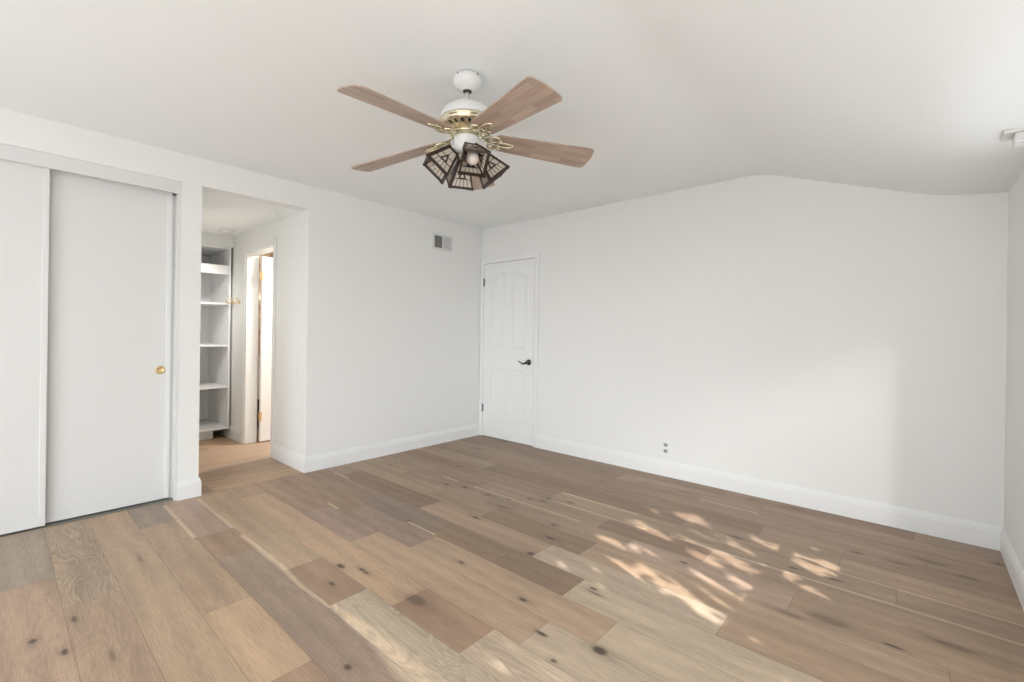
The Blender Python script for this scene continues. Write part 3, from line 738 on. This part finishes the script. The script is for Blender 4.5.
# blades and brackets
def blade_outline():
    pts = []
    L0, L1 = 0.125, 0.646
    def hw(x):
        t = (x-L0)/(L1-L0); return 0.059 + 0.025*min(1, t*1.05)
    # root: rounded
    n = 10
    top = []
    for i in range(n+1):
        a = PI/2*i/n; top.append((L0+0.035*(1-math.cos(a)), hw(L0)*math.sin(a)*1.0 if i < n else hw(L0)))
    for i in range(1, 9):
        x = L0+0.035+(L1-0.030-L0-0.035)*i/8; top.append((x, hw(x)))
    h = hw(L1)
    for i in range(1, 9):
        a = PI/2*i/8; top.append((L1-0.030+0.022*math.sin(a), h-0.022*(1-math.cos(a))))
    for i in range(1, 5):
        y = (h-0.022)*(1-i/4); top.append((L1-0.008+0.008*(1-(y/(h-0.022))**2), y))
    bot = [(x, -y) for x, y in reversed(top[:-1])][:-1]
    return top[1:] + bot + [top[0]] if False else top + bot
OUT = blade_outline()
PITCH = math.radians(-12)
def make_blade():
    bm = bmesh.new()
    prism(bm, OUT, 'z', -0.003, 0.003)
    o = mesh_obj('blade', bm, M_BLADE, fan)
    return o
def make_bracket():
    bm = bmesh.new()
    zb = -0.0075
    tube(bm, [(0.060, 0, 0.018), (0.085, 0, 0.014), (0.110, 0, 0.002), (0.135, 0, -0.005), (0.155, 0, zb)], [0.010, 0.010, 0.009, 0.009, 0.009], 10, flat=(1.4, 0.5))
    lp = []
    for i in range(28):
        a = 2*PI*i/28; lp.append((0.190+0.046*math.cos(a), 0.016*math.sin(a)*(1.0-0.25*math.cos(a)), zb))
    tube(bm, lp, 0.0062, 8, closed=True)
    for s in (-1, 1):
        lp = []
        for i in range(22):
            a = 2*PI*i/22; lp.append((0.132+0.026*math.cos(a)+0.005*math.sin(a)*s, s*0.027+0.020*math.sin(a), zb+0.001))
        tube(bm, lp, 0.0056, 8, closed=True)
        tube(bm, [(0.098, s*0.010, 0.004), (0.112, s*0.034, -0.003), (0.145, s*0.046, zb), (0.170, s*0.030, zb)], 0.0056, 8)
    prism(bm, [(0.135, -0.014), (0.160, -0.017), (0.160, 0.017), (0.135, 0.014)], 'z', zb-0.002, zb+0.002)
    for (x, y) in ((0.152, -0.010), (0.152, 0.010), (0.228, 0)):
        lathe(bm, [(0, -0.004), (0.005, -0.003), (0.0065, 0.001), (0, 0.002)], 10, Matrix.Translation((x, y, zb-0.002)))
    return mesh_obj('blade_bracket', bm, M_BRASS, fan, smooth=True)
blade0 = make_blade(); brk0 = make_bracket()
ZR = 2.155
for k in range(5):
    ang = math.radians(-87.3 + 72*k)
    droop = math.radians([2.8, 3.6, 2.8, 3.6, 7.4][k])
    for src in (blade0, brk0):
        o = src if k == 0 else src.copy()
        if k: COL.objects.link(o); o.parent = fan
        o.location = (0, 0, ZR)
        o.rotation_euler = (Matrix.Rotation(ang, 3, 'Z') @ Matrix.Rotation(droop, 3, 'Y') @ Matrix.Rotation(PITCH, 3, 'X')).to_euler()

# light kit
WN, WM, LS = 0.050, 0.115, 0.120              # neck width, mouth width, slant length (axis)
def frustum_pt(u, v, side):
    """v 0 neck..1 mouth, u -1..1 across the panel; side 0..3. axis -Z"""
    w_ = (WN+(WM-WN)*v)/2; p = Vector((u*w_, w_, -LS*v))
    return Matrix.Rotation(side*PI/2, 3, 'Z') @ p
def strip(bm, pts3, side, width, out=0.0012, thick=0.0025):
    """came line through (u,v) points, as thin bars just outside the panel"""
    for (u0, v0), (u1, v1) in zip(pts3, pts3[1:]):
        a = frustum_pt(u0, v0, side); b = frustum_pt(u1, v1, side)
        d = b-a; l = d.length
        if l < 1e-5: continue
        n = Matrix.Rotation(side*PI/2, 3, 'Z') @ Vector((0, LS, (WM-WN)/2)).normalized()
        d.normalize(); s = n.cross(d)
        m = Matrix((( d.x, s.x, n.x, a.x), (d.y, s.y, n.y, a.y), (d.z, s.z, n.z, a.z), (0, 0, 0, 1)))
        box(bm, (-width/2, -width/2, -thick), (l+width/2, width/2, thick), 0, m)
def make_shade():
    bm = bmesh.new()
    for s in range(4):
        strip(bm, [(1, 0), (1, 1)], s, 0.016, thick=0.004); strip(bm, [(-1, 1), (1, 1)], s, 0.013, thick=0.004); strip(bm, [(-1, 0), (1, 0)], s, 0.011, thick=0.004)
        strip(bm, [(-1, 0.40), (-0.30, 0.40)], s, 0.0028); strip(bm, [(0.30, 0.40), (1, 0.40)], s, 0.0028); strip(bm, [(-0.98, 0.66), (1, 0.66)], s, 0.0035)
        strip(bm, [(-0.34, 0.64), (0, 0.34), (0.34, 0.64), (-0.34, 0.64)], s, 0.0075)
        strip(bm, [(0, 0.04), (0, 0.36)], s, 0.0025)
        for u in (-0.5, -0.17, 0.17, 0.5): strip(bm, [(u*1.0, 0.67), (u*1.15, 0.98)], s, 0.0026)
    # neck cap
    box(bm, (-WN/2, -WN/2, -0.002), (WN/2, WN/2, 0.004), 0.001)
    return mesh_obj('lamp_shade', bm, M_SHADEFR, fan)
def make_glass(side, parent):
    bm = bmesh.new()
    q = [frustum_pt(-0.98, 0.01, side), frustum_pt(0.98, 0.01, side), frustum_pt(0.98, 0.99, side), frustum_pt(-0.98, 0.99, side)]
    n = (Matrix.Rotation(side*PI/2, 3, 'Z') @ Vector((0, LS, (WM-WN)/2)).normalized())*0.001
    A = [bm.verts.new(p+n) for p in q]; B = [bm.verts.new(p-n) for p in q]
    bm.faces.new(A); bm.faces.new(B[::-1])
    for i in range(4): bm.faces.new((A[i], B[i], B[(i+1) % 4], A[(i+1) % 4]))
    return mesh_obj('glass_panel', bm, M_GLASS, parent)
TILT = math.radians(41)
shade0 = make_shade(); glass0 = [make_glass(s, shade0) for s in range(4)]
bm = bmesh.new(); lathe(bm, [(0, 0.012), (0.019, 0.012), (0.021, 0.006), (0.021, -0.026), (0.017, -0.030), (0, -0.030)], 24); sock0 = mesh_obj('lamp_socket', bm, M_FANW, fan, smooth=True)
bm = bmesh.new(); lathe(bm, [(0, -0.030), (0.012, -0.032), (0.014, -0.042), (0.022, -0.052), (0.0285, -0.066), (0.030, -0.080), (0.0265, -0.096), (0.017, -0.107), (0, -0.111)], 28); bulb0 = mesh_obj('light_bulb', bm, M_BULB, fan, smooth=True)
bm = bmesh.new(); tube(bm, [(0.035, 0, 2.092), (0.050, 0, 2.095), (0.063, 0, 2.089), (0.070, 0, 2.080)], [0.012, 0.011, 0.011, 0.013], 12); arm0 = mesh_obj('light_arm', bm, M_FANW, fan, smooth=True)
for k in range(4):
    ang = math.radians(-29 + 90*k)
    # shade axis: local -Z points down and outwards
    R = Matrix.Rotation(ang, 3, 'Z') @ Matrix.Rotation(-TILT, 3, 'Y')
    pos = Matrix.Rotation(ang, 3, 'Z') @ Vector((0.070, 0, 2.072))
    for src in (shade0, sock0, bulb0):
        o = src if k == 0 else src.copy()
        if k:
            COL.objects.link(o); o.parent = fan
            if src is shade0:
                for g in glass0:
                    c = g.copy(); COL.objects.link(c); c.parent = o
        o.location = pos; o.rotation_euler = R.to_euler()
    o = arm0 if k == 0 else arm0.copy()
    if k: COL.objects.link(o); o.parent = fan
    o.rotation_euler = (0, 0, ang)

# ---- unseen tree outside the right-hand window: leaves laid out to shape the sun patches
# patches on the floor (world x, y, half length along the sun, half width)
SUNA = math.atan2(SUN_DIR.y, SUN_DIR.x)
PATCH = [(-1.27,2.74,.18,.045),(-1.16,2.70,.10,.02),(-1.33,3.03,.05,.02),(-1.12,3.09,.10,.06),(-1.36,2.42,.06,.035),(-1.29,2.39,.05,.03),(-1.21,2.43,.04,.02),
  (-.86,2.58,.16,.030),(-.74,2.66,.13,.05),(-.66,2.62,.07,.045),(-.50,2.95,.24,.045),(-.40,2.86,.12,.035),(-.50,2.70,.10,.03),(-.36,2.60,.09,.02),
  (-1.18,2.20,.06,.035),(-1.08,2.18,.09,.03),(-.98,2.23,.12,.035),(-.90,2.19,.15,.060),(-.72,2.11,.17,.045),(-.68,2.10,.15,.025),(-1.02,2.09,.08,.025),(-.70,2.24,.12,.03),(-.60,2.30,.10,.02),
  (-.62,2.45,.12,.018),(-.95,2.72,.10,.012),(-1.22,2.08,.03,.02),(-.75,2.85,.14,.012),(-1.0,2.88,.10,.012),(-1.15,1.95,.03,.02),(-1.42,2.18,.04,.025),(-.85,2.95,.16,.010),(-1.05,2.42,.10,.012),(-.82,2.38,.10,.014),(-1.4,1.98,.03,.018),(-.3,2.95,.12,.014)]
tree = thing('garden_tree', 'leafy green tree standing outside the right-hand window', 'tree', (1.9, 1.15, 0))
bm = bmesh.new(); tube(bm, [(0.55, -0.35, 0), (0.5, -0.3, 0.9), (0.3, -0.15, 1.5), (0.2, 0, 2.4)], [0.07, 0.06, 0.045, 0.02], 10)
mesh_obj('trunk', bm, M_BARK, tree)
bm = bmesh.new()
sx, sy = math.cos(SUNA), math.sin(SUNA)
rl = random.Random(11)
made = 0
for i in range(19000):
    qx = rl.uniform(-2.6, 0.75); qy = rl.uniform(0.45, 4.7)
    r = rl.uniform(0.018, 0.034)
    yin = qy - (XR - qx)*SUN_DIR.y/(-SUN_DIR.x)
    if yin > 3.05 or (yin > 1.5 and (qx > -0.15 or qx < -1.9)): continue
    dd = 9
    for (px, py, a, b_) in PATCH:
        dx, dy = qx-px, qy-py
        du = dx*sx+dy*sy; dv = -dx*sy+dy*sx
        q = math.sqrt((du/(a+r*1.0))**2+(dv/(b_+r*0.7))**2)
        dd = min(dd, q)
    if dd < 1.0 and not (dd > 0.35 and r < 0.026 and rl.random() < 0.06): continue
    X = rl.uniform(1.25, 1.75)
    tt = (X-qx)/(-SUN_DIR.x)
    p = Vector((qx, qy, 0)) - SUN_DIR*tt
    d = SUN_DIR.normalized(); s = d.cross(Vector((0, 0, 1))).normalized(); u = s.cross(d)
    th_ = rl.uniform(0, PI); s2 = s*math.cos(th_)+u*math.sin(th_); u2_ = u*math.cos(th_)-s*math.sin(th_)
    s2 = (s2 + d*rl.uniform(-.4, .4)).normalized(); u2_ = (u2_ + d*rl.uniform(-.4, .4)).normalized()
    vs = [bm.verts.new(p + s2*(r*1.7*ca_) + u2_*(r*0.8*sa_)) for ca_, sa_ in ((-1, 0), (-.35, .95), (.4, .85), (1, 0), (.4, -.85), (-.35, -.95))]
    bm.faces.new(vs)
for v in bm.verts: v.co -= Vector((1.9, 1.15, 0))
fol = mesh_obj('foliage', bm, M_LEAF, tree); fol['kind'] = 'stuff'
